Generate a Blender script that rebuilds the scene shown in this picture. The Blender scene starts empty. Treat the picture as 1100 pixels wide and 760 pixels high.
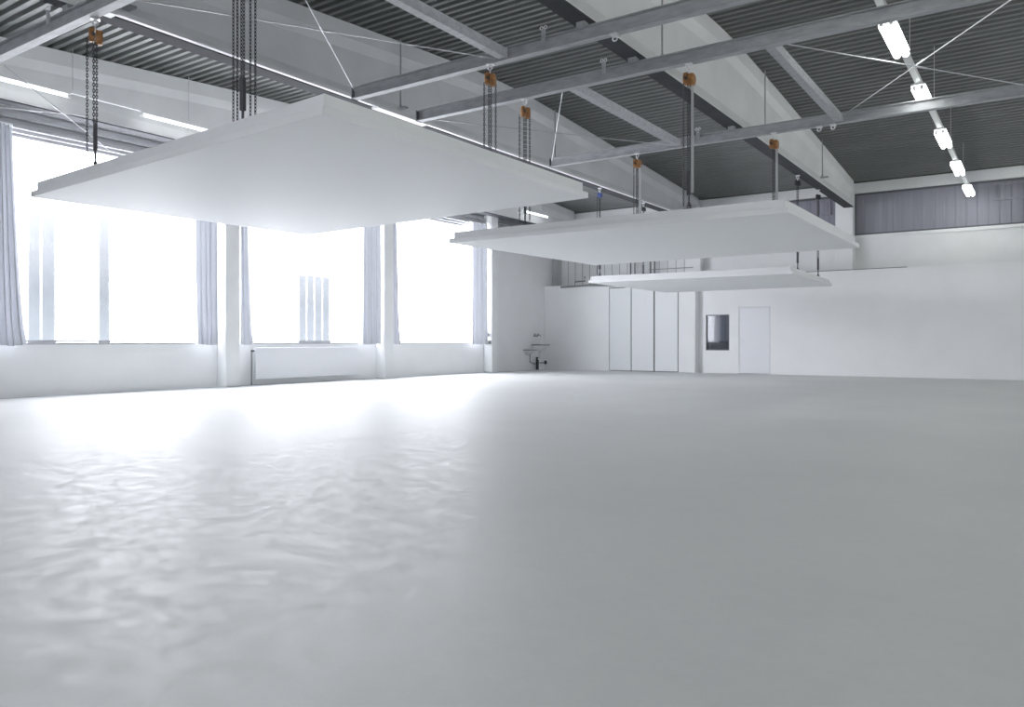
import bpy, bmesh, math, random
from mathutils import Vector, Matrix
random.seed(4)
sc = bpy.context.scene
COL = sc.collection
V = Vector

# ------------------------------------------------------------------ materials
def mat(name, col, rough=0.6, metal=0.0, spec=0.5, noise=0.0, nscale=4.0, bump=0.0, bscale=30.0, stretch=(1, 1, 1)):
    m = bpy.data.materials.new(name); m.use_nodes = True
    nt = m.node_tree; b = nt.nodes['Principled BSDF']
    b.inputs['Base Color'].default_value = (*col, 1)
    b.inputs['Roughness'].default_value = rough
    b.inputs['Metallic'].default_value = metal
    b.inputs['Specular IOR Level'].default_value = spec
    tc = nt.nodes.new('ShaderNodeTexCoord'); mp = nt.nodes.new('ShaderNodeMapping')
    mp.inputs['Scale'].default_value = stretch
    nt.links.new(tc.outputs['Object'], mp.inputs['Vector'])
    if noise:
        n = nt.nodes.new('ShaderNodeTexNoise'); n.inputs['Scale'].default_value = nscale; n.inputs['Detail'].default_value = 6
        nt.links.new(mp.outputs['Vector'], n.inputs['Vector'])
        r = nt.nodes.new('ShaderNodeValToRGB')
        r.color_ramp.elements[0].position = .3; r.color_ramp.elements[1].position = .7
        r.color_ramp.elements[0].color = (*[c * (1 - noise) for c in col], 1)
        r.color_ramp.elements[1].color = (*[min(1, c * (1 + noise)) for c in col], 1)
        nt.links.new(n.outputs['Fac'], r.inputs['Fac']); nt.links.new(r.outputs['Color'], b.inputs['Base Color'])
    if bump:
        n2 = nt.nodes.new('ShaderNodeTexNoise'); n2.inputs['Scale'].default_value = bscale; n2.inputs['Detail'].default_value = 4
        nt.links.new(mp.outputs['Vector'], n2.inputs['Vector'])
        bp = nt.nodes.new('ShaderNodeBump'); bp.inputs['Strength'].default_value = bump; bp.inputs['Distance'].default_value = .01
        nt.links.new(n2.outputs['Fac'], bp.inputs['Height']); nt.links.new(bp.outputs['Normal'], b.inputs['Normal'])
    return m

def emis(name, col, s):
    m = bpy.data.materials.new(name); m.use_nodes = True
    nt = m.node_tree; nt.nodes.remove(nt.nodes['Principled BSDF'])
    e = nt.nodes.new('ShaderNodeEmission'); e.inputs[0].default_value = (*col, 1); e.inputs[1].default_value = s
    nt.links.new(e.outputs[0], nt.nodes['Material Output'].inputs[0])
    return m

M = {}
M['wall'] = mat('white_wall_paint', (.88, .885, .89), .7, noise=.02, nscale=1.2, bump=.12, bscale=25)
M['brick'] = mat('painted_masonry', (.84, .85, .85), .75, noise=.03, nscale=1.5, bump=.15, bscale=14)
M['concrete'] = mat('white_painted_concrete', (.85, .86, .86), .75, noise=.04, nscale=1.3, bump=.08, bscale=20)
M['panel'] = mat('white_panel_board', (.86, .87, .88), .65, noise=.015, nscale=2.0)
M['rimw'] = mat('white_panel_rim', (.87, .88, .89), .6)
M['galv'] = mat('galvanised_steel', (.38, .39, .405), .55, .1, noise=.16, nscale=5, stretch=(1, 3, 3))
M['galvl'] = mat('bright_galvanised_rod', (.62, .63, .65), .4, .4)
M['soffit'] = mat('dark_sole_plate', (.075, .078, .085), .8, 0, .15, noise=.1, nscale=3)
M['plate'] = mat('grey_steel_plate', (.15, .155, .165), .75, 0, .2, noise=.1, nscale=3)
M['deck'] = mat('corrugated_deck_metal', (.175, .182, .178), .5, .2, noise=.06, nscale=1.2)
M['rust'] = mat('orange_brown_cast_housing', (.33, .15, .05), .5, .1, noise=.35, nscale=22)
M['blue'] = mat('blue_enamel', (.07, .11, .33), .45)
M['chain'] = mat('dark_chain_steel', (.075, .075, .085), .45, .5)
M['black'] = mat('black_rubber', (.03, .03, .035), .6)
M['strap'] = mat('pale_grey_strap', (.42, .43, .44), .7)
M['chrome'] = mat('chrome_steel', (.75, .76, .78), .2, .9)
M['shackle'] = mat('zinc_shackle', (.75, .76, .77), .4, .3)
M['lampbody'] = mat('white_lamp_housing', (.86, .87, .87), .5)
M['radiator'] = mat('white_radiator_enamel', (.86, .87, .89), .4)
M['door'] = mat('pale_door_paint', (.83, .84, .87), .5)
M['leaf'] = mat('pale_sliding_leaf', (.80, .82, .83), .5)
M['groove'] = mat('dark_shadow_gap_seal', (.10, .10, .11), .8)
M['upglass'] = mat('grey_violet_wall_light_panel', (.29, .29, .335), .6, noise=.08, nscale=2.0, stretch=(6, 1, .25))
M['darkframe'] = mat('dark_grey_window_frame', (.14, .145, .16), .5)
M['ceramic'] = mat('white_ceramic', (.80, .81, .80), .25)
M['pipe'] = mat('grey_pipe', (.30, .31, .31), .5, .2)
M['curtaingrey'] = mat('grey_column_paint', (.50, .51, .51), .7)
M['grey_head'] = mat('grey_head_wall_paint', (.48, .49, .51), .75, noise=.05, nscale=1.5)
M['sill'] = mat('grey_sill', (.42, .42, .44), .6)
M['outside'] = mat('blue_grey_cladding_outside', (.058, .069, .077), .8, noise=.15, nscale=3)
M['blind'] = mat('grey_blind_slat', (.34, .34, .38), .7)
M['mull'] = mat('white_window_bar', (.85, .86, .88), .5)
M['tube'] = emis('fluorescent_tube_glow', (.98, 1.0, .965), 8.5)
M['tubec'] = emis('cool_tube_glow', (.93, .96, 1.0), 1.6)

def curtain_mat():
    m = bpy.data.materials.new('grey_lavender_curtain_cloth'); m.use_nodes = True
    nt = m.node_tree; nt.nodes.remove(nt.nodes['Principled BSDF'])
    d = nt.nodes.new('ShaderNodeBsdfDiffuse'); t = nt.nodes.new('ShaderNodeBsdfTranslucent'); mx = nt.nodes.new('ShaderNodeMixShader')
    d.inputs[0].default_value = (.70, .715, .75, 1); t.inputs[0].default_value = (.6, .61, .65, 1); mx.inputs[0].default_value = .07
    tc = nt.nodes.new('ShaderNodeTexCoord'); w = nt.nodes.new('ShaderNodeTexNoise'); w.inputs['Scale'].default_value = 60
    bp = nt.nodes.new('ShaderNodeBump'); bp.inputs['Strength'].default_value = .1
    nt.links.new(tc.outputs['Object'], w.inputs['Vector']); nt.links.new(w.outputs['Fac'], bp.inputs['Height']); nt.links.new(bp.outputs[0], d.inputs['Normal'])
    nt.links.new(d.outputs[0], mx.inputs[1]); nt.links.new(t.outputs[0], mx.inputs[2]); nt.links.new(mx.outputs[0], nt.nodes['Material Output'].inputs[0])
    return m
M['curtain'] = curtain_mat()

def uglass_mat():
    # channel glass: clear low down, window glare built in as whitening towards the top, faint differences from strip to strip
    m = bpy.data.materials.new('channel_glass'); m.use_nodes = True
    nt = m.node_tree; nt.nodes.remove(nt.nodes['Principled BSDF'])
    tr = nt.nodes.new('ShaderNodeBsdfTransparent'); tl = nt.nodes.new('ShaderNodeBsdfTranslucent'); gl = nt.nodes.new('ShaderNodeBsdfGlossy')
    tr.inputs[0].default_value = (.97, .985, 1, 1); tl.inputs[0].default_value = (.95, .97, 1, 1); gl.inputs['Roughness'].default_value = .1
    tc = nt.nodes.new('ShaderNodeTexCoord'); sp = nt.nodes.new('ShaderNodeSeparateXYZ'); nt.links.new(tc.outputs['Object'], sp.inputs[0])
    mr = nt.nodes.new('ShaderNodeMapRange'); mr.inputs[1].default_value = 1.0; mr.inputs[2].default_value = 2.9; mr.inputs[3].default_value = .022; mr.inputs[4].default_value = .085
    nt.links.new(sp.outputs['Z'], mr.inputs[0])
    m1 = nt.nodes.new('ShaderNodeMixShader'); nt.links.new(mr.outputs[0], m1.inputs[0]); nt.links.new(tr.outputs[0], m1.inputs[1]); nt.links.new(tl.outputs[0], m1.inputs[2])
    m2 = nt.nodes.new('ShaderNodeMixShader'); m2.inputs[0].default_value = .05
    nt.links.new(m1.outputs[0], m2.inputs[1]); nt.links.new(gl.outputs[0], m2.inputs[2]); nt.links.new(m2.outputs[0], nt.nodes['Material Output'].inputs[0])
    return m
M['uglass'] = uglass_mat()

def clear_pane():
    m = bpy.data.materials.new('dark_inner_pane'); m.use_nodes = True
    nt = m.node_tree; nt.nodes.remove(nt.nodes['Principled BSDF'])
    tr = nt.nodes.new('ShaderNodeBsdfTransparent'); gl = nt.nodes.new('ShaderNodeBsdfGlossy'); mx = nt.nodes.new('ShaderNodeMixShader')
    tr.inputs[0].default_value = (.75, .77, .8, 1); gl.inputs['Roughness'].default_value = .03; mx.inputs[0].default_value = .05
    nt.links.new(tr.outputs[0], mx.inputs[1]); nt.links.new(gl.outputs[0], mx.inputs[2]); nt.links.new(mx.outputs[0], nt.nodes['Material Output'].inputs[0])
    return m
M['pane'] = clear_pane()

def floor_mat():
    m = bpy.data.materials.new('pale_sealed_concrete_floor'); m.use_nodes = True
    nt = m.node_tree; b = nt.nodes['Principled BSDF']
    tc = nt.nodes.new('ShaderNodeTexCoord')
    def noise(scale, det, st=(1, 1, 1), rough=.6, dist=0):
        mp = nt.nodes.new('ShaderNodeMapping'); mp.inputs['Scale'].default_value = st
        nt.links.new(tc.outputs['Object'], mp.inputs['Vector'])
        n = nt.nodes.new('ShaderNodeTexNoise'); n.inputs['Scale'].default_value = scale; n.inputs['Detail'].default_value = det
        n.inputs['Roughness'].default_value = rough; n.inputs['Distortion'].default_value = dist
        nt.links.new(mp.outputs['Vector'], n.inputs['Vector']); return n
    n1 = noise(.35, 5); n2 = noise(7.0, 15, (1, 1, 1), .85, .3); n3 = noise(30, 6, rough=.7)
    r1 = nt.nodes.new('ShaderNodeValToRGB')
    r1.color_ramp.elements[0].position = .3; r1.color_ramp.elements[1].position = .72
    r1.color_ramp.elements[0].color = (.62, .64, .64, 1); r1.color_ramp.elements[1].color = (.70, .715, .71, 1)
    nt.links.new(n1.outputs['Fac'], r1.inputs['Fac'])
    r2 = nt.nodes.new('ShaderNodeValToRGB')
    r2.color_ramp.elements[0].position = .42; r2.color_ramp.elements[1].position = .56
    r2.color_ramp.elements[0].color = (.925, .925, .93, 1); r2.color_ramp.elements[1].color = (1, 1, 1, 1)
    nt.links.new(n2.outputs['Fac'], r2.inputs['Fac'])
    mu = nt.nodes.new('ShaderNodeMix'); mu.data_type = 'RGBA'; mu.blend_type = 'MULTIPLY'; mu.inputs['Factor'].default_value = 1
    nt.links.new(r1.outputs['Color'], mu.inputs['A']); nt.links.new(r2.outputs['Color'], mu.inputs['B'])
    nt.links.new(mu.outputs['Result'], b.inputs['Base Color'])
    # worn sealer: gloss differs from patch to patch
    mr = nt.nodes.new('ShaderNodeMapRange'); mr.inputs[1].default_value = .42; mr.inputs[2].default_value = .58; mr.inputs[3].default_value = .47; mr.inputs[4].default_value = .60
    nt.links.new(n2.outputs['Fac'], mr.inputs[0]); nt.links.new(mr.outputs[0], b.inputs['Roughness'])
    sr = nt.nodes.new('ShaderNodeMapRange'); sr.inputs[1].default_value = .43; sr.inputs[2].default_value = .57; sr.inputs[3].default_value = .90; sr.inputs[4].default_value = .25
    nt.links.new(n2.outputs['Fac'], sr.inputs[0]); nt.links.new(sr.outputs[0], b.inputs['Specular IOR Level'])
    bp = nt.nodes.new('ShaderNodeBump'); bp.inputs['Strength'].default_value = .03; bp.inputs['Distance'].default_value = .002
    ad = nt.nodes.new('ShaderNodeMath'); ad.operation = 'MULTIPLY_ADD'; ad.inputs[1].default_value = 1.0
    nt.links.new(n3.outputs['Fac'], ad.inputs[0]); ad.inputs[2].default_value = 0
    nt.links.new(ad.outputs[0], bp.inputs['Height']); nt.links.new(bp.outputs[0], b.inputs['Normal'])
    return m
M['floor'] = floor_mat()

# ------------------------------------------------------------------ mesh builder
class MB:
    def __init__(s): s.v = []; s.f = []
    def add(s, vs, fs):
        b = len(s.v); s.v += [V(p) for p in vs]; s.f += [tuple(b + i for i in f) for f in fs]; return s
    def hexa(s, p):      # 8 points: bottom loop then top loop
        return s.add(p, [(3, 2, 1, 0), (4, 5, 6, 7), (0, 1, 5, 4), (1, 2, 6, 5), (2, 3, 7, 6), (3, 0, 4, 7)])
    def box(s, x0, x1, y0, y1, z0, z1):
        return s.hexa([(x0, y0, z0), (x1, y0, z0), (x1, y1, z0), (x0, y1, z0), (x0, y0, z1), (x1, y0, z1), (x1, y1, z1), (x0, y1, z1)])
    def loft(s, rings, cap=True):
        n = len(rings[0]); vs = [p for r in rings for p in r]; fs = []
        for k in range(len(rings) - 1):
            for i in range(n):
                j = (i + 1) % n
                fs.append((k * n + i, k * n + j, (k + 1) * n + j, (k + 1) * n + i))
        if cap:
            fs.append(tuple(reversed(range(n)))); fs.append(tuple((len(rings) - 1) * n + i for i in range(n)))
        return s.add(vs, fs)
    def prism(s, prof, a, b, axis):   # prof: list of 2D points, extruded along an axis
        def P(u, w, t): return {'x': (t, u, w), 'y': (u, t, w), 'z': (u, w, t)}[axis]
        return s.loft([[P(u, w, a) for u, w in prof], [P(u, w, b) for u, w in prof]])
    def tube(s, pts, r, n=8):
        pts = [V(p) for p in pts]; rings = []
        up = V((0, 0, 1))
        for i, p in enumerate(pts):
            d = (pts[min(i + 1, len(pts) - 1)] - pts[max(i - 1, 0)]).normalized()
            a = d.cross(up)
            if a.length < .05: a = d.cross(V((1, 0, 0)))
            a.normalize(); c = d.cross(a).normalized()
            rr = r[i] if isinstance(r, (list, tuple)) else r
            rings.append([p + a * rr * math.cos(2 * math.pi * k / n) + c * rr * math.sin(2 * math.pi * k / n) for k in range(n)])
        return s.loft(rings)
    def lathe(s, c, prof, n=16, sx=1, sy=1):   # prof: (radius, z)
        return s.loft([[(c[0] + r * sx * math.cos(2 * math.pi * k / n), c[1] + r * sy * math.sin(2 * math.pi * k / n), c[2] + z) for k in range(n)] for r, z in prof])
    def torus(s, c, R, r, axis='y', n=12, m=6, sz=1.0):
        vs = []; fs = []
        for i in range(n):
            a = 2 * math.pi * i / n
            for j in range(m):
                b = 2 * math.pi * j / m
                u = (R + r * math.cos(b)) * math.cos(a); w = (R + r * math.cos(b)) * math.sin(a) * sz; t = r * math.sin(b)
                p = (u, t, w) if axis == 'y' else (t, u, w)
                vs.append((c[0] + p[0], c[1] + p[1], c[2] + p[2]))
        for i in range(n):
            for j in range(m):
                fs.append((i * m + j, ((i + 1) % n) * m + j, ((i + 1) % n) * m + (j + 1) % m, i * m + (j + 1) % m))
        return s.add(vs, fs)
    def chain(s, x, y, z0, z1, w=.011, wire=.0042, step=.034):   # a run of alternating oval links
        n = max(2, int((z1 - z0) / step))
        st = (z1 - z0) / n
        for i in range(n):
            s.torus((x, y, z0 + (i + .5) * st), w, wire, 'y' if i % 2 else 'x', 8, 4, (st * .62) / w)
        return s
    def build(s, name, m, parent=None, smooth=False, bevel=0, origin=None):
        o0 = V((0, 0, 0))
        if parent is not None: o0 = V(parent['_o'])
        elif origin is not None: o0 = V(origin)
        me = bpy.data.meshes.new(name); me.from_pydata([tuple(p - o0) for p in s.v], [], s.f)
        bm = bmesh.new(); bm.from_mesh(me); bmesh.ops.recalc_face_normals(bm, faces=bm.faces); bm.to_mesh(me); bm.free()
        me.materials.append(M[m] if isinstance(m, str) else m)
        if smooth:
            for p in me.polygons: p.use_smooth = True
        o = bpy.data.objects.new(name, me); COL.objects.link(o)
        if parent is not None: o.parent = parent; o['_o'] = tuple(o0)
        elif origin is not None: o.location = o0
        if bevel:
            b = o.modifiers.new('bevel', 'BEVEL'); b.width = bevel; b.segments = 2; b.limit_method = 'ANGLE'
        return o

def tag(o, label=None, cat=None, group=None, kind=None):
    if label: o['label'] = label
    if cat: o['category'] = cat
    if group: o['group'] = group
    if kind: o['kind'] = kind
    return o

def thing(name, label, cat, loc, group=None):
    o = bpy.data.objects.new(name, None); COL.objects.link(o); o.location = loc; o.empty_display_size = .1
    o['_o'] = tuple(loc)
    return tag(o, label, cat, group)

def struct(o): o['kind'] = 'structure'; return o

def copy_thing(src, loc, label):
    c = src.copy(); COL.objects.link(c); c.location = loc; c['label'] = label; c['_o'] = tuple(loc)
    for ch in list(src.children):
        d = ch.copy(); COL.objects.link(d); d.parent = c
        for g in list(ch.children):
            e = g.copy(); COL.objects.link(e); e.parent = d
    return c

# ------------------------------------------------------------------ dimensions (metres; camera stands at x=0, y=0)
XL, XR, YF, YB = -15.3, 5.2, -3.2, 25.2
RIDGE_Y, RIDGE_Z, PITCH = 13.5, 6.65, .072
def roofz(y): return RIDGE_Z + .02 - PITCH * math.sqrt((y - RIDGE_Y) ** 2 + 2.25)
RY = [9.5, 11, 12.2, 13, 13.5, 14, 14.8, 16, 17.5]
COLUMN_Y = [.53, 5.53, 10.55, 15.57, 20.6]
GIRDER_X = [-14.44, -9.66, -4.81]

# ------------------------------------------------------------------ shell
MB().box(XL - .3, XR + .2, YF - .2, YB + .2, -.2, 0).build('floor', 'floor', origin=(0, 0, 0))
struct(bpy.data.objects['floor'])

# ceiling: trapezoidal metal deck, ribs along x, folded at the ridge
def deck():
    m = MB(); p = .20; y = YF; prof = []
    while y < YB + .1:
        for dy, dz in ((0, 0), (.080, 0), (.102, .06), (.178, .06)):
            prof.append((y + dy, roofz(y + dy) + dz))
        y += p
    n = len(prof); x0, x1 = XL - .2, XR + .1
    vs = [(x0, a, b) for a, b in prof] + [(x1, a, b) for a, b in prof]
    m.add(vs, [(i, i + 1, n + i + 1, n + i) for i in range(n - 1)])
    # roof skin above it
    m.add([(x0, YF - .2, roofz(YF) + .2), (x1, YF - .2, roofz(YF) + .2), (x1, RIDGE_Y, RIDGE_Z + .15), (x0, RIDGE_Y, RIDGE_Z + .15),
           (x0, YB + .3, roofz(YB) + .2), (x1, YB + .3, roofz(YB) + .2)], [(0, 1, 2, 3), (3, 2, 5, 4)])
    return m
struct(deck().build('ceiling', 'deck'))

# left wall: parapet, head strip above the windows, solid ends
SILL, HEAD = 1.0, 4.80
BAYS = [(5.88, 10.55), (10.90, 15.57), (15.92, 20.6)]
w = MB()
w.box(XL - .3, XL, YF, 20.95, 0, SILL - .04)
def gable_strip(m, x0, x1, y0, y1, z0):
    ys = [y0] + [y for y in RY if y0 < y < y1] + [y1]
    rings = [[(x0, y, z0), (x1, y, z0), (x1, y, roofz(y) + .1), (x0, y, roofz(y) + .1)] for y in ys]
    m.loft(rings)
w.box(XL - .3, XL, 20.6, YB + .2, 0, HEAD)
w.box(XL - .3, XL, YF, 5.53, SILL - .04, HEAD)
for y in COLUMN_Y[1:-1]: w.box(XL - .3, XL, y, y + .35, SILL - .04, HEAD)
struct(w.build('wall_left', 'wall'))
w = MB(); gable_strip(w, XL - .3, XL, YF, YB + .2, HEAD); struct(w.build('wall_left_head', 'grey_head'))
for k, z in enumerate((4.86, 5.03, 5.20)): struct(MB().box(XL, XL + .10, YF, 24.9, z, z + .05).build('trim_%d' % (6 + k), 'galv'))
# right and front walls (behind the viewer)
w = MB(); gable_strip(w, XR, XR + .2, YF - .2, YB + .2, 0); struct(w.build('wall_right', 'wall'))
FW = [(-11.0, -8.0), (-5.0, -2.0)]; FZ0, FZ1 = 3.6, 4.5  # unseen windows added to give fill light from behind the camera
w = MB(); w.box(XL - .3, XR + .2, YF - .2, YF, 0, FZ0); w.box(XL - .3, XR + .2, YF - .2, YF, FZ1, roofz(YF) + .1)
w.box(XL - .3, FW[0][0], YF - .2, YF, FZ0, FZ1); w.box(FW[0][1], FW[1][0], YF - .2, YF, FZ0, FZ1); w.box(FW[1][1], XR + .2, YF - .2, YF, FZ0, FZ1)
struct(w.build('wall_front', 'wall'))
for k, (a, b) in zip((4, 9), FW):
    d = thing('window_%d' % k, 'unseen window added in the front wall for fill light', 'window', (a, YF, FZ0)); d['kind'] = 'structure'
    MB().box(a, b, YF - .14, YF - .134, FZ0, FZ1).build('pane', 'uglass', d)
    f = MB(); f.box(a, b, YF - .17, YF - .1, FZ0, FZ0 + .05); f.box(a, b, YF - .17, YF - .1, FZ1 - .05, FZ1); f.box((a + b) / 2 - .03, (a + b) / 2 + .03, YF - .17, YF - .1, FZ0 + .05, FZ1 - .05)
    f.build('window_frame', 'mull', d)
# back wall: masonry up to the light band, lintel beam over it
w = MB(); w.box(XL - .3, XR + .2, YB, YB + .25, 0, 4.24); w.box(XL - .3, XR + .2, YB, YB + .25, 5.50, 5.95)
struct(w.build('wall_back', 'brick'))
struct(MB().box(XL, XR, YB - .12, YB, 5.50, 5.80).build('trim_1', 'concrete', bevel=.01))     # lintel beam
struct(MB().box(XL, XR, YB - .05, YB, 4.14, 4.235).build('trim_2', 'concrete', bevel=.01))   # ledge below the band

# partition wall standing in front of the back wall on the right
PY = 24.5; PT = 3.14
w = MB()
wx0, wx1, wz0, wz1 = -9.12, -8.34, .74, 1.90
dx0, dx1, dz1 = -8.03, -7.02, 2.14
w.box(-9.22, wx0, PY, PY + .16, 0, PT); w.box(-9.45, -9.2, PY + .2, PY + .3, 0, PT); w.box(wx0, wx1, PY, PY + .16, 0, wz0); w.box(wx0, wx1, PY, PY + .16, wz1, PT)
w.box(wx1, dx0, PY, PY + .16, 0, PT); w.box(dx0, dx1, PY, PY + .16, dz1, PT); w.box(dx1, XR, PY, PY + .16, 0, PT)
struct(w.build('wall_partition', 'wall'))
struct(MB().box(-9.22, -3.2, PY - .012, PY + .17, PT, PT + .018).build('trim_3', 'plate'))     # dark cap strip of the partition
struct(MB().box(-1.55, XR, PY - .07, PY - .002, 0, PT - .02).build('trim_4', 'wall'))          # lining board at the right

# door in the partition
d = thing('door_1', 'pale flush door in the white partition wall', 'door', (dx0, PY, 0)); d['kind'] = 'structure'
MB().box(dx0 + .035, dx1 - .035, PY + .012, PY + .06, .012, dz1 - .035).build('door_leaf', 'door', d, bevel=.004)
fr = MB(); fr.box(dx0, dx0 + .03, PY + .022, PY + .15, 0, dz1); fr.box(dx1 - .03, dx1, PY + .022, PY + .15, 0, dz1); fr.box(dx0 + .03, dx1 - .03, PY + .022, PY + .15, dz1 - .03, dz1)
fr.build('door_frame', 'leaf', d)
h = MB(); h.box(dx0 + .075, dx0 + .105, PY + .006, PY + .012, .96, 1.16); h.tube([(dx0 + .09, PY + .01, 1.06), (dx0 + .09, PY - .03, 1.06), (dx0 + .20, PY - .03, 1.06)], .008); h.build('door_handle', 'leaf', d)

# small dark window beside the door
d = thing('window_5', 'small dark inner window beside the pale door', 'window', (wx0, PY, wz0)); d['kind'] = 'structure'
fr = MB()
for b in ((wx0, wx0 + .035, wz0, wz1), (wx1 - .035, wx1, wz0, wz1), (wx0 + .035, wx1 - .035, wz0, wz0 + .035), (wx0 + .035, wx1 - .035, wz1 - .035, wz1)):
    fr.box(b[0], b[1], PY + .03, PY + .10, b[2], b[3])
fr.build('window_frame', 'darkframe', d)
MB().box(wx0 + .03, wx1 - .03, PY + .06, PY + .066, wz0 + .03, wz1 - .03).build('pane', 'pane', d)
MB().box(wx0 - .03, wx1 + .03, PY - .03, PY + .03, wz0 - .035, wz0).build('window_sill', 'wall', d)
for a, b in ((.02, .12), (.40, .60), (.62, .72)): MB().box(wx0 + a, wx0 + b, PY + .12, PY + .13, wz0 + .3 * (a > .3), wz1).build('blind_slat', 'blind', d)
MB().box(wx0 - .01, wx1 + .01, PY + .2, PY + .22, wz0 - .1, wz1 + .1).build('backing', 'darkframe', d)

# upper light band in the back wall
def light_band(k, x0, x1):
    d = thing('window_%d' % k, 'dull grey violet light band high in the back wall', 'window', (x0, YB, 4.24)); d['kind'] = 'structure'
    m = MB(); n = max(2, round((x1 - x0) / .27)); st = (x1 - x0) / n; vs = []
    for i in range(n):
        x = x0 + i * st
        vs += [(x, YB + .05), (x + st * .12, YB + .035), (x + st * .88, YB + .035), (x + st, YB + .05)]
    vv = [(a, b, 4.24) for a, b in vs] + [(a, b, 5.5) for a, b in vs]; q = len(vs)
    m.add(vv, [(i, i + 1, q + i + 1, q + i) for i in range(q - 1)])
    m.build('pane', 'upglass', d)
    MB().box(x0 - .25, x1 + .25, YB + .10, YB + .14, 4.2, 5.55).build('backing', 'darkframe', d)
    f = MB(); f.box(x0, x1, YB - .0, YB + .06, 5.44, 5.5); f.box(x0, x1, YB, YB + .06, 4.24, 4.285); f.box(x0, x0 + .05, YB, YB + .06, 4.285, 5.44)
    f.build('window_frame', 'darkframe', d)
    return d
b6 = light_band(6, -4.72, XR)
light_band(7, -9.46, -5.19)
light_band(8, XL, -9.94)
def vent_sash(parent, x0, x1, z0, z1):
    f = MB()
    for b in ((x0, x1, z1 - .06, z1), (x0, x1, z0, z0 + .06), (x0, x0 + .06, z0 + .06, z1 - .06), (x1 - .06, x1, z0 + .06, z1 - .06)):
        f.box(b[0], b[1], YB - .02, YB + .045, b[2], b[3])
    f.build('vent_sash', 'upglass', parent)
vent_sash(b6, -1.15, .15, 4.93, 5.42)
vent_sash(bpy.data.objects['window_7'], -6.6, -5.4, 4.93, 5.42)

# ------------------------------------------------------------------ windows of the left wall (upright channel glass)
CLEAR = {2: (), 3: ()}
def window(k, y0, y1):
    d = thing('window_%d' % k, 'tall channel glass window in the left wall', 'window', (XL, y0, SILL)); d['kind'] = 'structure'
    n = round((y1 - y0) / .262); st = (y1 - y0) / n; xo = XL - .16
    m = MB()
    vs = [(xo, y0 + i * st) for i in range(n + 1)]
    vv = [(a, b, SILL) for a, b in vs] + [(a, b, HEAD) for a, b in vs]; q = len(vs)
    m.add(vv, [(i, i + 1, q + i + 1, q + i) for i in range(q - 1)])
    m.build('pane', 'uglass', d)
    for i in range(1, n): MB().box(xo, xo + .045, y0 + i * st - .014, y0 + i * st + .014, SILL, HEAD).build('glass_flange', 'uglass', d)
    f = MB(); f.box(XL - .2, XL - .08, y0, y1, SILL - .0, SILL + .04); f.box(XL - .2, XL - .08, y0, y1, HEAD - .06, HEAD)
    f.box(XL - .2, XL - .08, y0, y0 + .02, SILL + .04, HEAD - .06); f.box(XL - .2, XL - .08, y1 - .02, y1, SILL + .04, HEAD - .06)
    f.build('window_frame', 'sill', d)
    MB().box(XL - .3, XL + .03, y0, y1, SILL - .04, SILL - .005).build('window_sill', 'sill', d)
for k, (a, b) in zip((1, 2, 3), BAYS): window(k, a, b)

# things outside seen through the lower part of the glass
def outside_fence(name, label, y0, y1, x, top, gap):
    m = MB(); y = y0
    while y < y1:
        m.box(x - .06, x, y, min(y + .24, y1), -.1, top); y += .24 + gap
    tag(m.build(name, 'outside', origin=(x, (y0 + y1) / 2, -.1)), label, 'fence')
def channel_y(px, x):   # where the line of sight through a strip meets the fence line
    r = (px - 550) / 830; d = x / (.8241 * r - .5664); return d * (.5664 * r + .8241)
outside_fence('outside_board_fence', 'blue grey boards standing outside the nearest large window', channel_y(31, -17.2), channel_y(60, -17.2), -17.2, 3.9, .02)
outside_fence('outside_fence_post', 'single blue grey upright outside the nearest large window', channel_y(107, -17.2), channel_y(118, -17.2), -17.2, 3.9, .02)
outside_fence('outside_slat_fence', 'blue grey slats standing outside the middle window', channel_y(322, -17.2), channel_y(355, -17.2), -17.2, 2.9, .035)

# ------------------------------------------------------------------ columns
names = {5.53: None, 10.55: 'white column at the left wall between the curtains of the nearest window and the radiator window',
         15.57: 'white column at the left wall just right of the radiator', 20.6: 'white column at the left wall carrying the small socket, past the last window',
         .53: None}
for y in (10.55, 15.57, 20.6):
    o = MB().box(XL, XL + .35, y, y + .35, 0, roofz(y) - .03).build('wall_column', 'concrete', origin=(XL, y, 0), bevel=.02)
    tag(o, names[y], 'column', 'columns along the window wall')
for x, l in ((-9.7, 'white back wall column at the right end of the sliding doors'), (-4.95, 'white back wall column under the right hand roof girder')):
    o = MB().box(x - .25, x + .25, YB - .3, YB, 0, roofz(YB) - .03).build('back_column', 'concrete', origin=(x, YB, 0), bevel=.015)
    tag(o, l, 'column', 'columns along the back wall')
o = MB().box(XL + .02, XL + .27, YB - .3, YB, 0, 5.0).build('back_column', 'curtaingrey', origin=(XL, YB, 0), bevel=.015)
tag(o, 'grey corner column above the pipe, at the left end of the back wall', 'column', 'columns along the back wall')

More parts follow.
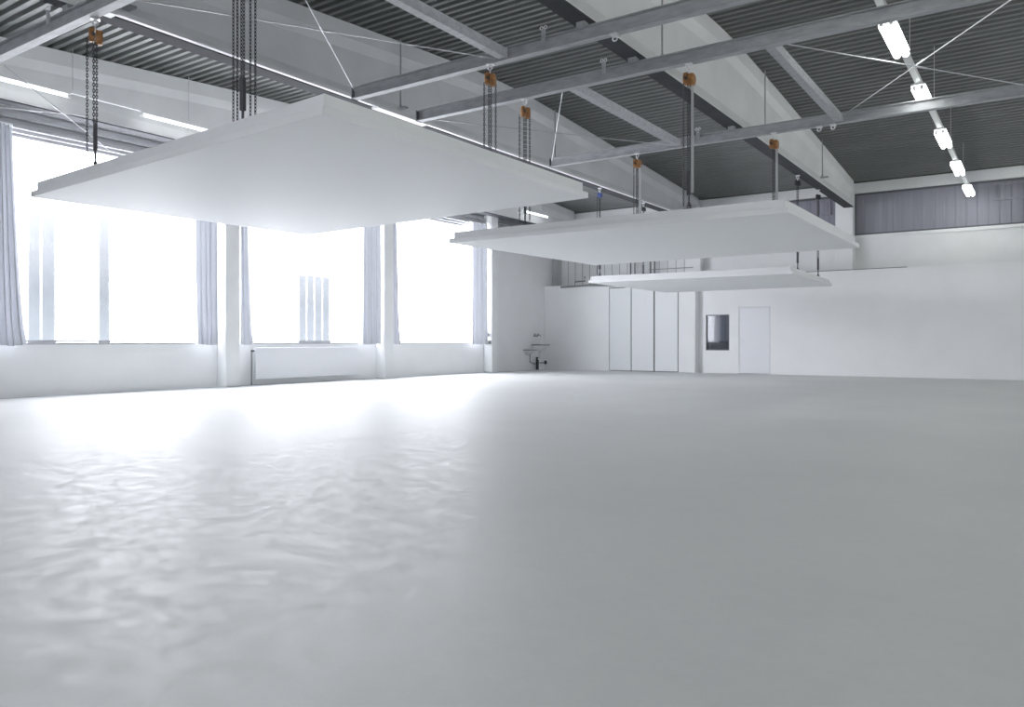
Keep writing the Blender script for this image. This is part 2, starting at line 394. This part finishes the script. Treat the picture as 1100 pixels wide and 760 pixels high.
# ------------------------------------------------------------------ concrete roof girders (I section, saddle shaped top)
def girder(x, label):
    def ring(y):
        zt = roofz(y) - .005
        h = [(.13, 5.07), (.13, 5.105), (.065, 5.29), (.065, zt - .42), (.135, zt - .26), (.135, zt)]
        return [(x + a, y, z) for a, z in h] + [(x - a, y, z) for a, z in reversed(h)]
    t = thing('roof_girder', label, 'roof beam', (x, RIDGE_Y, 5.05), 'concrete roof girders')
    MB().loft([ring(y) for y in [YF] + RY + [YB - .32]]).build('concrete_beam', 'concrete', t)
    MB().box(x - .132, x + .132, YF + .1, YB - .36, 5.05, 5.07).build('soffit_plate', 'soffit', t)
    return t
g1 = girder(GIRDER_X[0], 'white concrete roof girder running above the windows at the left wall')
g2 = girder(GIRDER_X[1], 'white concrete roof girder in the middle, passing above the nearest hanging panel')
g3 = girder(GIRDER_X[2], 'white concrete roof girder on the right, ending on the back wall column')
# pale lamp trunking along the lower flange of the middle girder
t = thing('ceiling_lamp_rail', 'long white trunking with unlit battens along the lower edge of the middle girder', 'lamp rail', (-9.41, 12, 5.03))
MB().box(-9.445, -9.375, YF + .2, 24.3, 5.035, 5.095).build('trunking', 'lampbody', t)
for a, b in ((4.3, 5.05), (9.55, 10.85)):
    MB().box(-9.48, -9.32, a, b, 5.0, 5.034).build('batten', 'lampbody', t)
for y in (5.25, 10.9, 15.55, 20.5):
    MB().box(-9.53, -9.446, y - .03, y + .03, 5.07, 5.09).build('rail_bracket', 'galv', t)

# hanger rods with flange brackets, on the right faces of the girders
def hanger(x, y, label):
    t = thing('hanging_rod', label, 'rod', (x, y, 5.17), 'threaded rods beside the girders')
    MB().tube([(x, y, 5.18), (x, y, roofz(y) - .002)], .013, 6).build('rod', 'galv', t)
    b = MB(); b.box(x - .04, x + .14, y - .05, y + .05, 5.171, 5.195); b.tube([(x, y, 5.195), (x, y, 5.24)], .022, 6); b.build('bracket', 'galv', t)
for y, l in ((5.25, 'near hanger rod on the middle girder, above the left edge of the nearest panel'), (10.25, 'hanger rod on the middle girder between the two near rails'), (15.55, 'hanger rod on the middle girder beside the far rail end')):
    hanger(-9.46, y, l)
for y, l in ((10.6, 'hanger rod on the right girder just above the second rail'), (15.7, 'hanger rod on the right girder above the farthest rail'), (20.6, 'farthest hanger rod on the right girder near the back wall')):
    hanger(-4.61, y, l)

# ------------------------------------------------------------------ galvanised rails across the hall
def ibeam(y, z0, h=.18, w=.12, t=.016):
    a = w / 2
    return [(y - a, z0), (y + a, z0), (y + a, z0 + t), (y + .012, z0 + t), (y + .012, z0 + h - t), (y + a, z0 + h - t), (y + a, z0 + h), (y - a, z0 + h), (y - a, z0 + h - t), (y - .012, z0 + h - t), (y - .012, z0 + t), (y - a, z0 + t)]
ZB = 4.80
RAILS = [(4.65, -13.9, .6, 'nearest galvanised rail, crossing the top left corner'),
         (8.57, -8.87, .6, 'galvanised rail above the right end of the nearest panel'),
         (10.05, -8.85, .6, 'galvanised rail just behind the second, passing under the first lamp'),
         (14.28, -8.78, .6, 'farthest galvanised rail, passing under the second lamp')]
for y, x0, x1, l in RAILS:
    t = thing('beam_rail', l, 'rail', (x0, y, ZB), 'galvanised rails under the girders')
    MB().prism(ibeam(y, ZB), x0, x1, 'x').build('rail_beam', 'galv', t)
    for gx in GIRDER_X[1:] if x0 > -10 else GIRDER_X:
        if x0 - .6 < gx < x1:
            cx = max(gx, x0 + .06)
            MB().box(cx - .06, cx + .06, y - .055, y + .055, ZB + .18, 5.049).build('clamp_plate', 'galv', t)
    MB().box(x0 - .012, x0, y - .065, y + .065, ZB - .005, ZB + .185).build('end_plate', 'plate', t)

def cross_tie(x, y0, y1, label):
    t = thing('tie_rail', label, 'tie beam', (x, y0, ZB + .02), 'galvanised ties between the rails')
    m = MB().prism([(x - .06, ZB + .02), (x + .06, ZB + .02), (x + .06, ZB + .15), (x + .045, ZB + .15), (x + .045, ZB + .035), (x - .045, ZB + .035), (x - .045, ZB + .15), (x - .06, ZB + .15)], y0, y1, 'y')
    m.build('tie_channel', 'galv', t)
    for y, s in ((y0, 1), (y1, -1)):
        MB().box(x - .075, x + .075, min(y, y + .012 * s), max(y, y + .012 * s), ZB + .02, ZB + .16).build('tie_bracket', 'galvl', t)
cross_tie(-5.99, 4.72, 8.50, 'galvanised tie between the two nearest rails, left of the right girder')
cross_tie(-5.87, 10.12, 14.21, 'galvanised tie between the third and farthest rails, left of the right girder')
cross_tie(-2.92, 10.12, 14.21, 'galvanised tie between the third and farthest rails, right of the right girder')
cross_tie(.1, 10.12, 14.21, 'galvanised tie at the far right edge between the rails')

def brace(a, b, label, r=.008):
    t = thing('hanging_brace_rod', label, 'brace rod', a, 'thin diagonal brace rods')
    a, b = V(a), V(b); u = (b - a).normalized()
    MB().tube([a, b], r, 6).build('rod', 'galvl', t)
    m = (a + b) / 2
    MB().tube([m - u * .12, m - u * .09, m + u * .09, m + u * .12], [r * 1.1, r * 1.7, r * 1.7, r * 1.1], 6).build('turnbuckle', 'galvl', t)
ZR = ZB + .10
brace((-8.80, 8.50, ZR), (-6.08, 4.72, ZR + .05), 'pale brace rod dropping to the left end of the second rail by the nearest panel')
brace((-9.15, 5.2, ZR + .30), (-6.1, 8.50, ZR - .06), 'thin brace rod crossing in front of the middle girder')
brace((-8.72, 14.2, ZR), (-6.0, 10.12, ZR + .04), 'pale brace rod dropping to the left end of the farthest rail')
brace((-8.75, 10.12, ZR - .05), (-5.95, 14.2, ZR - .06), 'brace rod crossing to the far end of the middle tie')
brace((-2.82, 10.12, ZR - .04), (.0, 14.2, ZR - .05), 'brace rod sloping down to the right behind the first lamp')
brace((-2.82, 14.2, ZR + .02), (.0, 10.12, ZR + .04), 'brace rod rising to the top right corner')
brace((-13.75, 5.6, 5.45), (-13.78, 7.3, 4.45), 'brace rod sloping down below the left tube light by the window wall')
brace((-13.9, 5.3, 4.76), (-13.9, 7.0, 5.0), 'nearly level brace rod above the nearest window, by the left edge')

# ------------------------------------------------------------------ hanging panels
def quad_panel(label, corners, zt, th, lip=.055, lh=.075, lugs=()):
    # corners in plan: near, right (far along the hall), far, left -- outline of the body
    c = [V((x, y, 0)) for x, y in corners]; ctr = sum(c, V()) / 4
    t = thing('ceiling_panel', label, 'panel', (ctr.x, ctr.y, zt - th), 'white panels hung over the hall')
    def ring(off, z):
        out = []
        for i in range(4):
            a = (c[i - 1] - c[i]).normalized(); b = (c[(i + 1) % 4] - c[i]).normalized()
            p = c[i] - (a + b) * off; out.append((p.x, p.y, z))
        return out
    MB().loft([ring(0, zt - th + lh), ring(0, zt)]).build('panel_body', 'panel', t, bevel=.006)
    MB().loft([ring(lip, zt - th), ring(lip, zt - th + lh - .001)]).build('panel_rim', 'rimw', t, bevel=.006)
    for x, y in lugs:
        b = MB(); b.box(x - .06, x + .06, y - .06, y + .06, zt, zt + .012); b.torus((x, y, zt + .045), .028, .009, 'y', 10, 5)
        b.build('lifting_eye', 'chain', t)
    return t
P1 = [(-4.87, 4.36), (-4.87, 8.69), (-10.46, 8.95), (-10.60, 4.70)]
H1 = [(-9.16, 4.70), (-6.40, 4.70), (-6.22, 8.52)]
quad_panel('largest white hanging panel, nearest the viewer, in front of the windows', P1, 3.05, .195, lugs=H1)
P2 = [(-2.68, 9.98), (-2.66, 14.28), (-7.72, 14.35), (-7.96, 9.90)]
H2 = [(-3.98, 10.05), (-4.02, 14.22), (-6.66, 10.05), (-6.72, 14.22)]
quad_panel('white hanging panel in the middle of the hall, above the farthest one', P2, 2.81, .185, lugs=H2)
P3 = [(-4.72, 18.05), (-4.85, 22.5), (-9.62, 22.5), (-9.70, 17.75)]
H3 = [(-4.90, 19.35), (-4.92, 21.5), (-9.58, 18.0), (-9.54, 20.6)]
quad_panel('farthest and smallest looking white hanging panel, near the sliding doors', P3, 2.72, .17, lugs=H3)

# ------------------------------------------------------------------ chain hoists
def hoist(x, y, ztop, zpan, label, body='rust', strap=0, extra=1, small=False, rot=0):
    t = thing('ceiling_chain_hoist', label, 'chain hoist', (x, y, ztop), 'chain hoists carrying the panels')
    s = .75 if small else 1.0
    # top shackle
    k = MB(); k.box(x - .05, x + .05, y - .035, y + .035, ztop - .014, ztop); k.torus((x, y, ztop - .05), .030, .009, 'y', 12, 6); k.torus((x, y, ztop - .10), .024, .008, 'x', 12, 6)
    k.build('shackle', 'shackle', t)
    zc = ztop - .125
    b = MB()
    # two rounded half housings with a seam between them
    for sx, wd in ((-1, .062), (1, .074)):
        x0 = x + sx * .006; x1 = x + sx * .006 + sx * wd * s
        prof = []
        for i in range(14):
            a = 2 * math.pi * i / 14
            prof.append((y + (.072) * s * math.copysign(abs(math.cos(a)) ** .7, math.cos(a)), zc - .085 * s + .085 * s * math.copysign(abs(math.sin(a)) ** .7, math.sin(a)) - .012 * sx * s))
        xm = x0 + (x1 - x0) * .8
        mid = [(x0, u, v) for u, v in prof]; edge = [(xm, u, v) for u, v in prof]
        cy, cz = y, zc - .085 * s
        out = [(x1, cy + (u - cy) * .72, cz + (v - cz) * .72) for u, v in prof]
        b.loft([mid, edge, out] if sx > 0 else [mid, edge, out])
    hb = b.build('hoist_housing', body, t)
    zb = zc - .17 * s
    sh = MB(); sh.tube([(x - .02, y - .10 * s, zc - .085 * s), (x - .02, y + .09 * s, zc - .085 * s)], .018 * s, 8); sh.build('axle', 'chain', hb)
    MB().chain(x + .014, y, zpan + .50, zb + .02).build('load_chain', 'chain', t); MB().chain(x - .016, y, zpan + .50, zb + .02).build('load_chain', 'chain', t)
    # lower hook block on the panel eye
    h = MB(); h.box(x - .022, x + .022, y - .02, y + .02, zpan + .20, zpan + .52); h.tube([(x, y, zpan + .20), (x, y, zpan + .11)], .013, 8); h.torus((x, y, zpan + .075), .030, .010, 'x', 12, 6)
    h.build('lower_hook', 'chain', t)
    if extra:
        zl = zpan + .06
        for i in range(extra):
            xx = x - .085 - .05 * (i // 2) if i % 2 == 0 else x + .075 + .06 * (i // 2)
            e = MB().chain(xx, y + .02, zl + .03 * i, zb + .05 * s, .011, .0042)
            e.build('hand_chain', 'chain', t)
    t.rotation_euler[2] = math.radians(rot)
    if strap:
        MB().box(x + .035, x + .035 + strap, y - .012, y - .002, zpan + .22, zb + .05).build('webbing_strap', 'strap', t)
    return t
hoist(*H1[0], ZB, 3.05, 'chain hoist with orange brown housing hanging at the top left corner of the photo', rot=62)
hoist(*H1[1], ZB, 3.05, 'bundle of dark hoist chains over the near left edge of the nearest panel', extra=4, rot=12)
hoist(*H1[2], ZB, 3.05, 'larger orange brown chain hoist of the neighbouring pair, hanging from the second rail', extra=2, rot=25)
hoist(*H2[2], ZB, 2.81, 'smaller orange brown chain hoist of the neighbouring pair, hanging from the third rail', extra=2, rot=40)
hoist(*H2[0], ZB, 2.81, 'orange brown chain hoist hanging in front of the right girder with a pale strap', strap=.035)
hoist(*H2[1], ZB, 2.81, 'orange brown chain hoist over the right corner of the middle panel', strap=.04, extra=0)
hoist(*H2[3], ZB, 2.81, 'small rusty chain hoist under the farthest rail with two pale straps', strap=.06, small=False)
hoist(*H3[0], 5.05, 2.72, 'dark chain hoist under the right girder, farther from the back wall', 'black', extra=0, small=True)
hoist(*H3[1], 5.05, 2.72, 'dark chain hoist under the right girder, closest to the back wall', 'black', extra=0, small=True)
hoist(*H3[2], 5.05, 2.72, 'blue chain hoist under the middle girder, behind the middle panel', 'blue', extra=1, small=True)
hoist(*H3[3], 5.05, 2.72, 'chain hoist under the middle girder at the far left side of the farthest panel', 'black', extra=0, small=True)

# small beam clamps hooked on the rails
def beam_clamp(x, y, label, up=True):
    t = thing('hanging_beam_clamp', label, 'clamp', (x, y, ZB), 'small zinc clamps on the rails')
    z = ZB
    if up:
        b = MB(); b.box(x - .03, x + .03, y - .075, y - .061, z + .10, z + .27); b.build('clamp_body', 'galv', t)
        MB().torus((x - .03, y - .068, z + .29), .022, .007).build('clamp_eye', 'shackle', t); MB().torus((x + .03, y - .068, z + .29), .022, .007).build('clamp_eye', 'shackle', t)
    else:
        b = MB(); b.box(x - .045, x + .045, y - .07, y + .07, z - .015, z); b.build('clamp_body', 'galvl', t)
        b = MB(); b.torus((x, y, z - .05), .032, .010); b.build('clamp_eye', 'shackle', t)
for x, y, u, l in ((-10.05, 4.65, True, 'zinc clamp standing on the nearest rail at the top left'),
                   (-5.35, 8.57, True, 'zinc clamp standing on the second rail, beside the right girder'),
                   (-5.25, 10.05, True, 'zinc clamp standing on the third rail, beside the right girder'),
                   (-4.35, 8.57, False, 'zinc hook under the second rail in front of the right girder'),
                   (-2.3, 8.57, False, 'zinc hook at the top edge under the second rail'),
                   (-3.25, 14.28, False, 'left of the two zinc hooks under the farthest rail near its tie'),
                   (-3.02, 14.28, False, 'right of the two zinc hooks under the farthest rail near its tie'),
                   (-5.45, 14.28, True, 'zinc clamp standing on the farthest rail left of the right girder')):
    beam_clamp(x, y, l, u)

# ------------------------------------------------------------------ lamps
LX, LZ = -1.65, 5.10
t = thing('ceiling_lamp_rail', 'thin white trunking carrying the row of twin tube lamps on the right', 'lamp rail', (LX, 15, LZ + .10))
MB().box(LX - .045, LX + .045, -2.5, 25.0, LZ + .06, LZ + .13).build('trunking', 'lampbody', t)
for y in (6.4, 9.6, 12.95, 16.1, 19.2, 22.4):
    MB().tube([(LX, y, LZ + .13), (LX, y, roofz(y))], .006, 6).build('suspension_wire', 'galvl', t)
def lamp(y, label, LX=LX):
    t = thing('ceiling_lamp', label, 'lamp', (LX, y, LZ), 'twin tube lamps on the right')
    L = .68
    MB().prism([(LX - .05, LZ + .06), (LX - .105, LZ + .035), (LX - .105, LZ + .025), (LX + .105, LZ + .025), (LX + .105, LZ + .035), (LX + .05, LZ + .06)], y - L, y + L, 'y').build('reflector', 'lampbody', t)
    for s in (-1, 1):
        tb = MB().tube([(LX + s * .056, y - L + .05, LZ - .03), (LX + s * .056, y + L - .05, LZ - .03)], .045, 12).build('tube', 'tube', t, smooth=False)
        for ye in (y - L + .02, y + L - .02):
            MB().box(LX + s * .056 - .022, LX + s * .056 + .022, ye - .028, ye + .028, LZ - .055, LZ + .01).build('tube_socket', 'lampbody', tb)
lamps = ['largest and nearest twin tube lamp, just past the third rail', 'second twin tube lamp, cut by the farthest rail', 'third twin tube lamp, middle of the row', 'fourth twin tube lamp, next to last before the light band', 'smallest and farthest twin tube lamp, in front of the light band']
for k, y in enumerate((-1.5, 1.9, 5.2, 8.5)): lamp(y, 'unseen fill lamp on the trunking before the third rail, %s from the front wall' % ('first', 'second', 'third', 'fourth')[k])  # out of view lamps continuing the row, put in for fill light
for k, y in enumerate((0, 5, 10, 15, 20)): lamp(y, 'unseen fill lamp added by the right wall, place %s from the front wall' % ('first', 'second', 'third', 'fourth', 'fifth')[k], 2.9)  # unseen second row, added to brighten the right side
for y, l in zip((11.5, 14.55, 17.7, 20.9, 24.1), lamps): lamp(y, l)

# single tube lights beside the window girder
TX, TZ = -14.12, 5.36
t = thing('ceiling_tube_rail', 'thin white rail carrying single tube lights above the windows', 'lamp rail', (TX, 13, TZ))
MB().box(TX - .03, TX + .03, 4.0, 24.4, TZ + .03, TZ + .08).build('trunking', 'lampbody', t)
for y in (6.85, 9.1, 13.5, 18, 22.4):
    MB().tube([(TX, y, TZ + .08), (TX, y, roofz(y))], .006, 6).build('suspension_wire', 'galvl', t)
def tube_light(y, label):
    t = thing('ceiling_tube_light', label, 'lamp', (TX, y, TZ), 'single tube lights by the windows')
    MB().box(TX - .05, TX + .05, y - .75, y + .75, TZ - .0, TZ + .03).build('batten', 'lampbody', t)
    MB().tube([(TX, y - .70, TZ - .03), (TX, y + .70, TZ - .03)], .028, 10).build('tube', 'tubec', t)
    for ye in (y - .73, y + .73): MB().box(TX - .02, TX + .02, ye - .025, ye + .025, TZ - .06, TZ).build('tube_socket', 'lampbody', t)
for y, l in ((6.05, 'bright tube light at the left edge of the photo'), (8.85, 'tube light just behind the left corner of the nearest panel'), (22.0, 'far tube light seen between the nearest and middle panels')): tube_light(y, l)

# ------------------------------------------------------------------ curtains
def curtain(y0, y1, ytop0, ytop1, folds, label, x=-15.12, z0=.95, z1=4.86, ph=0):
    t = thing('curtain', label, 'curtain', ((x), (y0 + y1) / 2, z0), 'grey curtains at the windows')
    n = folds * 8; rows = 10; vs = []; fs = []
    for r in range(rows + 1):
        u = r / rows; z = z0 + (z1 - z0) * u
        a = y0 + (ytop0 - y0) * u ** .6; b = y1 + (ytop1 - y1) * u ** .6
        for i in range(n + 1):
            s = i / n
            amp = (.078 - .02 * u) * (1 + .35 * math.sin(3.1 * s * folds + ph))
            xx = x + amp * math.sin(2 * math.pi * folds * s + ph + .25 * math.sin(u * 3 + s * 9))
            vs.append((xx, a + (b - a) * s + .018 * math.sin(4 * math.pi * folds * s + ph), z + (.012 * math.sin(7 * s + ph) if r == 0 else 0)))
    for r in range(rows):
        for i in range(n):
            k = r * (n + 1) + i; fs.append((k, k + 1, k + n + 2, k + n + 1))
    MB().add(vs, fs).build('curtain_cloth', 'curtain', t, smooth=True)
    ya, yb = min(ytop0, ytop1), max(ytop0, ytop1)
    MB().box(x - .02, x + .02, ya - .02, yb + .02, z1 - .01, z1 + .03).build('curtain_track', 'lampbody', t)
curtain(5.93, 6.52, 5.93, 6.28, 5, 'wide grey curtain at the left edge of the photo', ph=.4)
curtain(9.90, 10.46, 9.82, 10.46, 5, 'grey curtain left of the first white column')
curtain(10.98, 11.34, 10.98, 11.18, 3, 'narrow grey curtain right of the first white column', ph=1)
curtain(14.78, 15.48, 14.86, 15.48, 6, 'grey curtain left of the column that stands right of the radiator', ph=2)
curtain(16.0, 16.36, 16.0, 16.18, 3, 'narrow grey curtain at the left side of the last window', ph=.2)
curtain(19.60, 20.5, 19.66, 20.5, 7, 'farthest grey curtain, left of the column with the socket', ph=1.3)

# ------------------------------------------------------------------ radiator under the middle window
t = thing('radiator', 'long flat white radiator on the wall under the middle window', 'radiator', (XL, 13.1, 0))
RX = XL + .16
MB().box(RX - .035, RX, 11.47, 14.75, .13, .88).build('front_panel', 'radiator', t, bevel=.01)
MB().box(RX - .125, RX - .095, 11.49, 14.73, .14, .87).build('rear_panel', 'radiator', t, bevel=.008)
m = MB(); y = 11.6
while y < 14.7: m.box(RX - .095, RX - .035, y, y + .01, .16, .85); y += .1
m.build('fin', 'radiator', t)['kind'] = 'stuff'
MB().tube([(RX - .06, 11.40, 0), (RX - .06, 11.40, .80), (RX - .06, 11.50, .80)], .017).build('supply_pipe', 'pipe', t)
v = MB(); v.tube([(RX - .06, 11.40, .80), (RX + .02, 11.40, .80)], [.026, .022]); v.build('valve', 'plate', t)
for y in (12.1, 14.1): MB().box(XL + .003, RX - .125, y, y + .05, .2, .8).build('bracket', 'pipe', t)

# sockets on the last column
for z, dy, l in ((1.25, 0, 'upper grey socket box on the near face of the last window wall column'), (1.0, .0, 'lower pair of grey sockets on the last window wall column')):
    t = thing('wall_socket', l, 'socket', (-15.12, 20.6, z), 'sockets on the last column')
    xs = (-15.12,) if z > 1.1 else (-15.18, -15.04)
    for x in xs:
        MB().box(x - .05, x + .05, 20.55, 20.6, z - .06, z + .06).build('socket_box', 'pipe', t, bevel=.008)
        MB().lathe((x, 20.548, z), [(.028, -.028), (.030, 0), (.028, .028)], 10, 1, .3).build('socket_cover', 'plate', t)

# ------------------------------------------------------------------ wash basin by the corner
BY = 23.75
t = thing('wash_basin', 'white wash basin with tap on the left wall near the far corner', 'basin', (XL, BY, .9))
def basin(m, x0, x1, y0, y1, zt, dep, wall=.03):
    def r(x0, x1, y0, y1, z): return [(x0, y0, z), (x1 - .08, y0, z), (x1, y0 + .08, z), (x1, y1 - .08, z), (x1 - .08, y1, z), (x0, y1, z)]
    m.loft([r(x0, x1 - .16, y0 + .16, y1 - .16, zt - dep), r(x0, x1 - .05, y0 + .05, y1 - .05, zt - dep * .55), r(x0, x1, y0, y1, zt - .04), r(x0, x1, y0, y1, zt),
            r(x0 + .09, x1 - wall, y0 + wall, y1 - wall, zt), r(x0 + .13, x1 - .12, y0 + .12, y1 - .12, zt - dep * .7)])
m = MB(); basin(m, XL + .003, XL + .46, BY - .25, BY + .25, .92, .22); m.build('bowl', 'ceramic', t)
MB().box(XL + .003, XL + .472, BY - .262, BY + .262, .885, .921).build('rim_band', 'pipe', t)
tp = MB(); tp.tube([(XL + .003, BY, 1.24), (XL + .08, BY, 1.24), (XL + .2, BY, 1.27), (XL + .24, BY, 1.2)], .016); tp.box(XL + .003, XL + .06, BY - .12, BY + .12, 1.21, 1.26); tp.build('tap', 'pipe', t)
for s in (-1, 1): MB().lathe((XL + .06, BY + s * .1, 1.27), [(.02, 0), (.032, .015), (.02, .045)], 10).build('tap_handle', 'pipe', t)
MB().tube([(XL + .2, BY, .70), (XL + .2, BY, .45), (XL + .14, BY, .38)], .035).build('trap', 'ceramic', t)
MB().tube([(XL + .1, BY, .46), (XL + .1, BY, 0)], .055).build('drain_pipe', 'black', t)
MB().tube([(XL + .1, BY + .06, .25), (XL + .1, 24.28, .25)], .022).build('water_pipe', 'pipe', t)
MB().lathe((XL + .1, 24.3, .25), [(.03, -.06), (.05, -.03), (.05, .04), (.03, .07)], 10).build('stop_valve', 'black', t)
t = thing('foot_basin', 'small low white sink left of the wash basin', 'basin', (XL, 23.15, .7))
m = MB(); basin(m, XL + .003, XL + .34, 22.97, 23.33, .74, .2); m.build('bowl', 'ceramic', t)
MB().box(XL + .003, XL + .35, 22.96, 23.34, .71, .738).build('rim_band', 'pipe', t)
MB().tube([(XL + .17, 23.15, .56), (XL + .17, 23.15, .3), (XL + .14, 23.4, .24), (XL + .10, 23.60, .22)], .025).build('drain_pipe', 'pipe', t)

# ------------------------------------------------------------------ enclosed room with sliding doors at the back left
BF = 24.4; BX1 = -9.45; BT = 3.08
w = MB()
w.box(XL, -12.62, BF, BF + .12, 0, BT); w.box(-12.62, -10.03, BF, BF + .12, 2.93, BT); w.box(-10.03, BX1, BF, BF + .12, 0, BT)
w.box(-12.62, -10.03, BF + .08, BF + .12, 0, 2.93)
w.box(XL, BX1, BF + .12, YB, BT - .1, BT)
w.box(BX1 - .1, BX1, BF + .12, YB - .3, 0, BT - .1)
struct(w.build('wall_closet', 'wall'))
struct(MB().box(-12.66, -10.0, BF + .062, BF + .078, 0, 2.94).build('trim_5', 'groove'))
for x0, l in ((-12.595, 'leftmost of the three white sliding doors at the back'), (-11.745, 'middle one of the three white sliding doors at the back'), (-10.88, 'rightmost of the three white sliding doors at the back')):
    t = thing('sliding_door', l, 'sliding door', (x0, BF, 0), 'white sliding doors of the back room')
    MB().box(x0, x0 + .815, BF - .0, BF + .05, .02, 2.90).build('door_leaf', 'leaf', t, bevel=.004)
    MB().box(x0 + .04, x0 + .055, BF - .004, BF + .0, 1.0, 1.2).build('pull_handle', 'leaf', t)
# pipe along the top of the room front
t = thing('wall_mount_pipe', 'grey pipe with an upright valve along the top of the closet front by the corner', 'pipe', (-13.6, BF - .08, 3.0))
MB().tube([(-14.55, BF - .08, 3.02), (-13.4, BF - .08, 3.04), (-12.2, BF - .08, 2.99)], .035).build('pipe_run', 'pipe', t)
MB().tube([(-13.95, BF - .08, 3.03), (-13.95, BF - .08, 3.19), (-13.55, BF - .08, 3.2), (-13.55, BF - .08, 3.36)], .03).build('valve_branch', 'pipe', t)
for x in (-14.2, -12.7): MB().box(x - .02, x + .02, BF - .08, BF, 3.0, 3.06).build('pipe_clip', 'pipe', t)
# guard rail on top of the room
t = thing('guard_rail', 'thin grey guard rail on the roof of the back left room', 'railing', (-12, BF + .2, BT))
m = MB()
x = -14.4
while x < -9.6:
    MB().tube([(x, BF + .2, BT), (x, BF + .2, BT + 1.0)], .009, 6).build('baluster', 'pipe', t); x += .30
MB().tube([(-14.4, BF + .2, BT + 1.0), (-9.6, BF + .2, BT + 1.0)], .02, 8).build('top_bar', 'pipe', t)
MB().tube([(-11.2, BF + .2, BT + .42), (-9.6, BF + .2, BT + .42)], .014, 6).build('middle_bar', 'pipe', t)
# dark rack standing on it
t = thing('storage_rack', 'dark metal rack on the roof of the back left room, behind the farthest panel', 'rack', (-11.5, BF + .5, BT))
for x in (-11.95, -11.2):
    for y in (BF + .35, BF + .7): MB().box(x - .018, x + .018, y - .018, y + .018, BT, BT + .80).build('post', 'plate', t)
MB().box(-12.05, -11.1, BF + .3, BF + .75, BT + .80, BT + .83).build('shelf', 'plate', t)
MB().box(-11.9, -11.15, BF + .35, BF + .7, BT + .25, BT + .29).build('shelf', 'plate', t)

# ceiling sensor under the far ridge
tag(MB().lathe((-5.35, 13.0, roofz(13.0) - .07), [(.03, 0), (.07, .03), (.07, .07)], 12).build('ceiling_detector', 'lampbody', origin=(-5.35, 13.0, roofz(13.0) - .07)),
    'tiny pale round detector on the dark roof deck near the middle tie', 'detector')

# ------------------------------------------------------------------ light
wd = bpy.data.worlds.new('overcast_sky'); sc.world = wd; wd.use_nodes = True
bg = wd.node_tree.nodes['Background']; bg.inputs[0].default_value = (.95, .94, .985, 1); bg.inputs[1].default_value = 6.0
for k, (a, b) in enumerate(BAYS):
    L = bpy.data.lights.new('window_portal', 'AREA'); L.shape = 'RECTANGLE'; L.size = HEAD - SILL; L.size_y = b - a; L.cycles.is_portal = True
    o = bpy.data.objects.new('window_portal', L); COL.objects.link(o); o.location = (XL - .32, (a + b) / 2, (SILL + HEAD) / 2)
    o.rotation_euler = (0, -math.pi / 2, 0)
for a, b in FW:
    L = bpy.data.lights.new('window_portal', 'AREA'); L.shape = 'RECTANGLE'; L.size = b - a; L.size_y = FZ1 - FZ0; L.cycles.is_portal = True
    o = bpy.data.objects.new('window_portal', L); COL.objects.link(o); o.location = ((a + b) / 2, YF - .22, (FZ0 + FZ1) / 2); o.rotation_euler = (math.pi / 2, 0, math.pi)
# ------------------------------------------------------------------ camera
cam = bpy.data.cameras.new('camera'); co = bpy.data.objects.new('camera', cam); COL.objects.link(co)
co.location = (0, 0, 1.0); co.rotation_euler = (math.pi / 2, 0, math.radians(34.5))
cam.sensor_width = 36; cam.lens = 36 * 830 / 1100; cam.shift_y = -12 / 1100; cam.clip_start = .05
sc.camera = co
for o in bpy.data.objects:
    if '_o' in o: del o['_o']
sc.view_settings.view_transform = 'Standard'; sc.view_settings.look = 'None'; sc.view_settings.gamma = 1; sc.view_settings.use_curve_mapping = False
sc.view_settings.exposure = 1.12
sc.cycles.use_denoising = True; sc.cycles.max_bounces = 14; sc.cycles.diffuse_bounces = 9; sc.cycles.transparent_max_bounces = 16
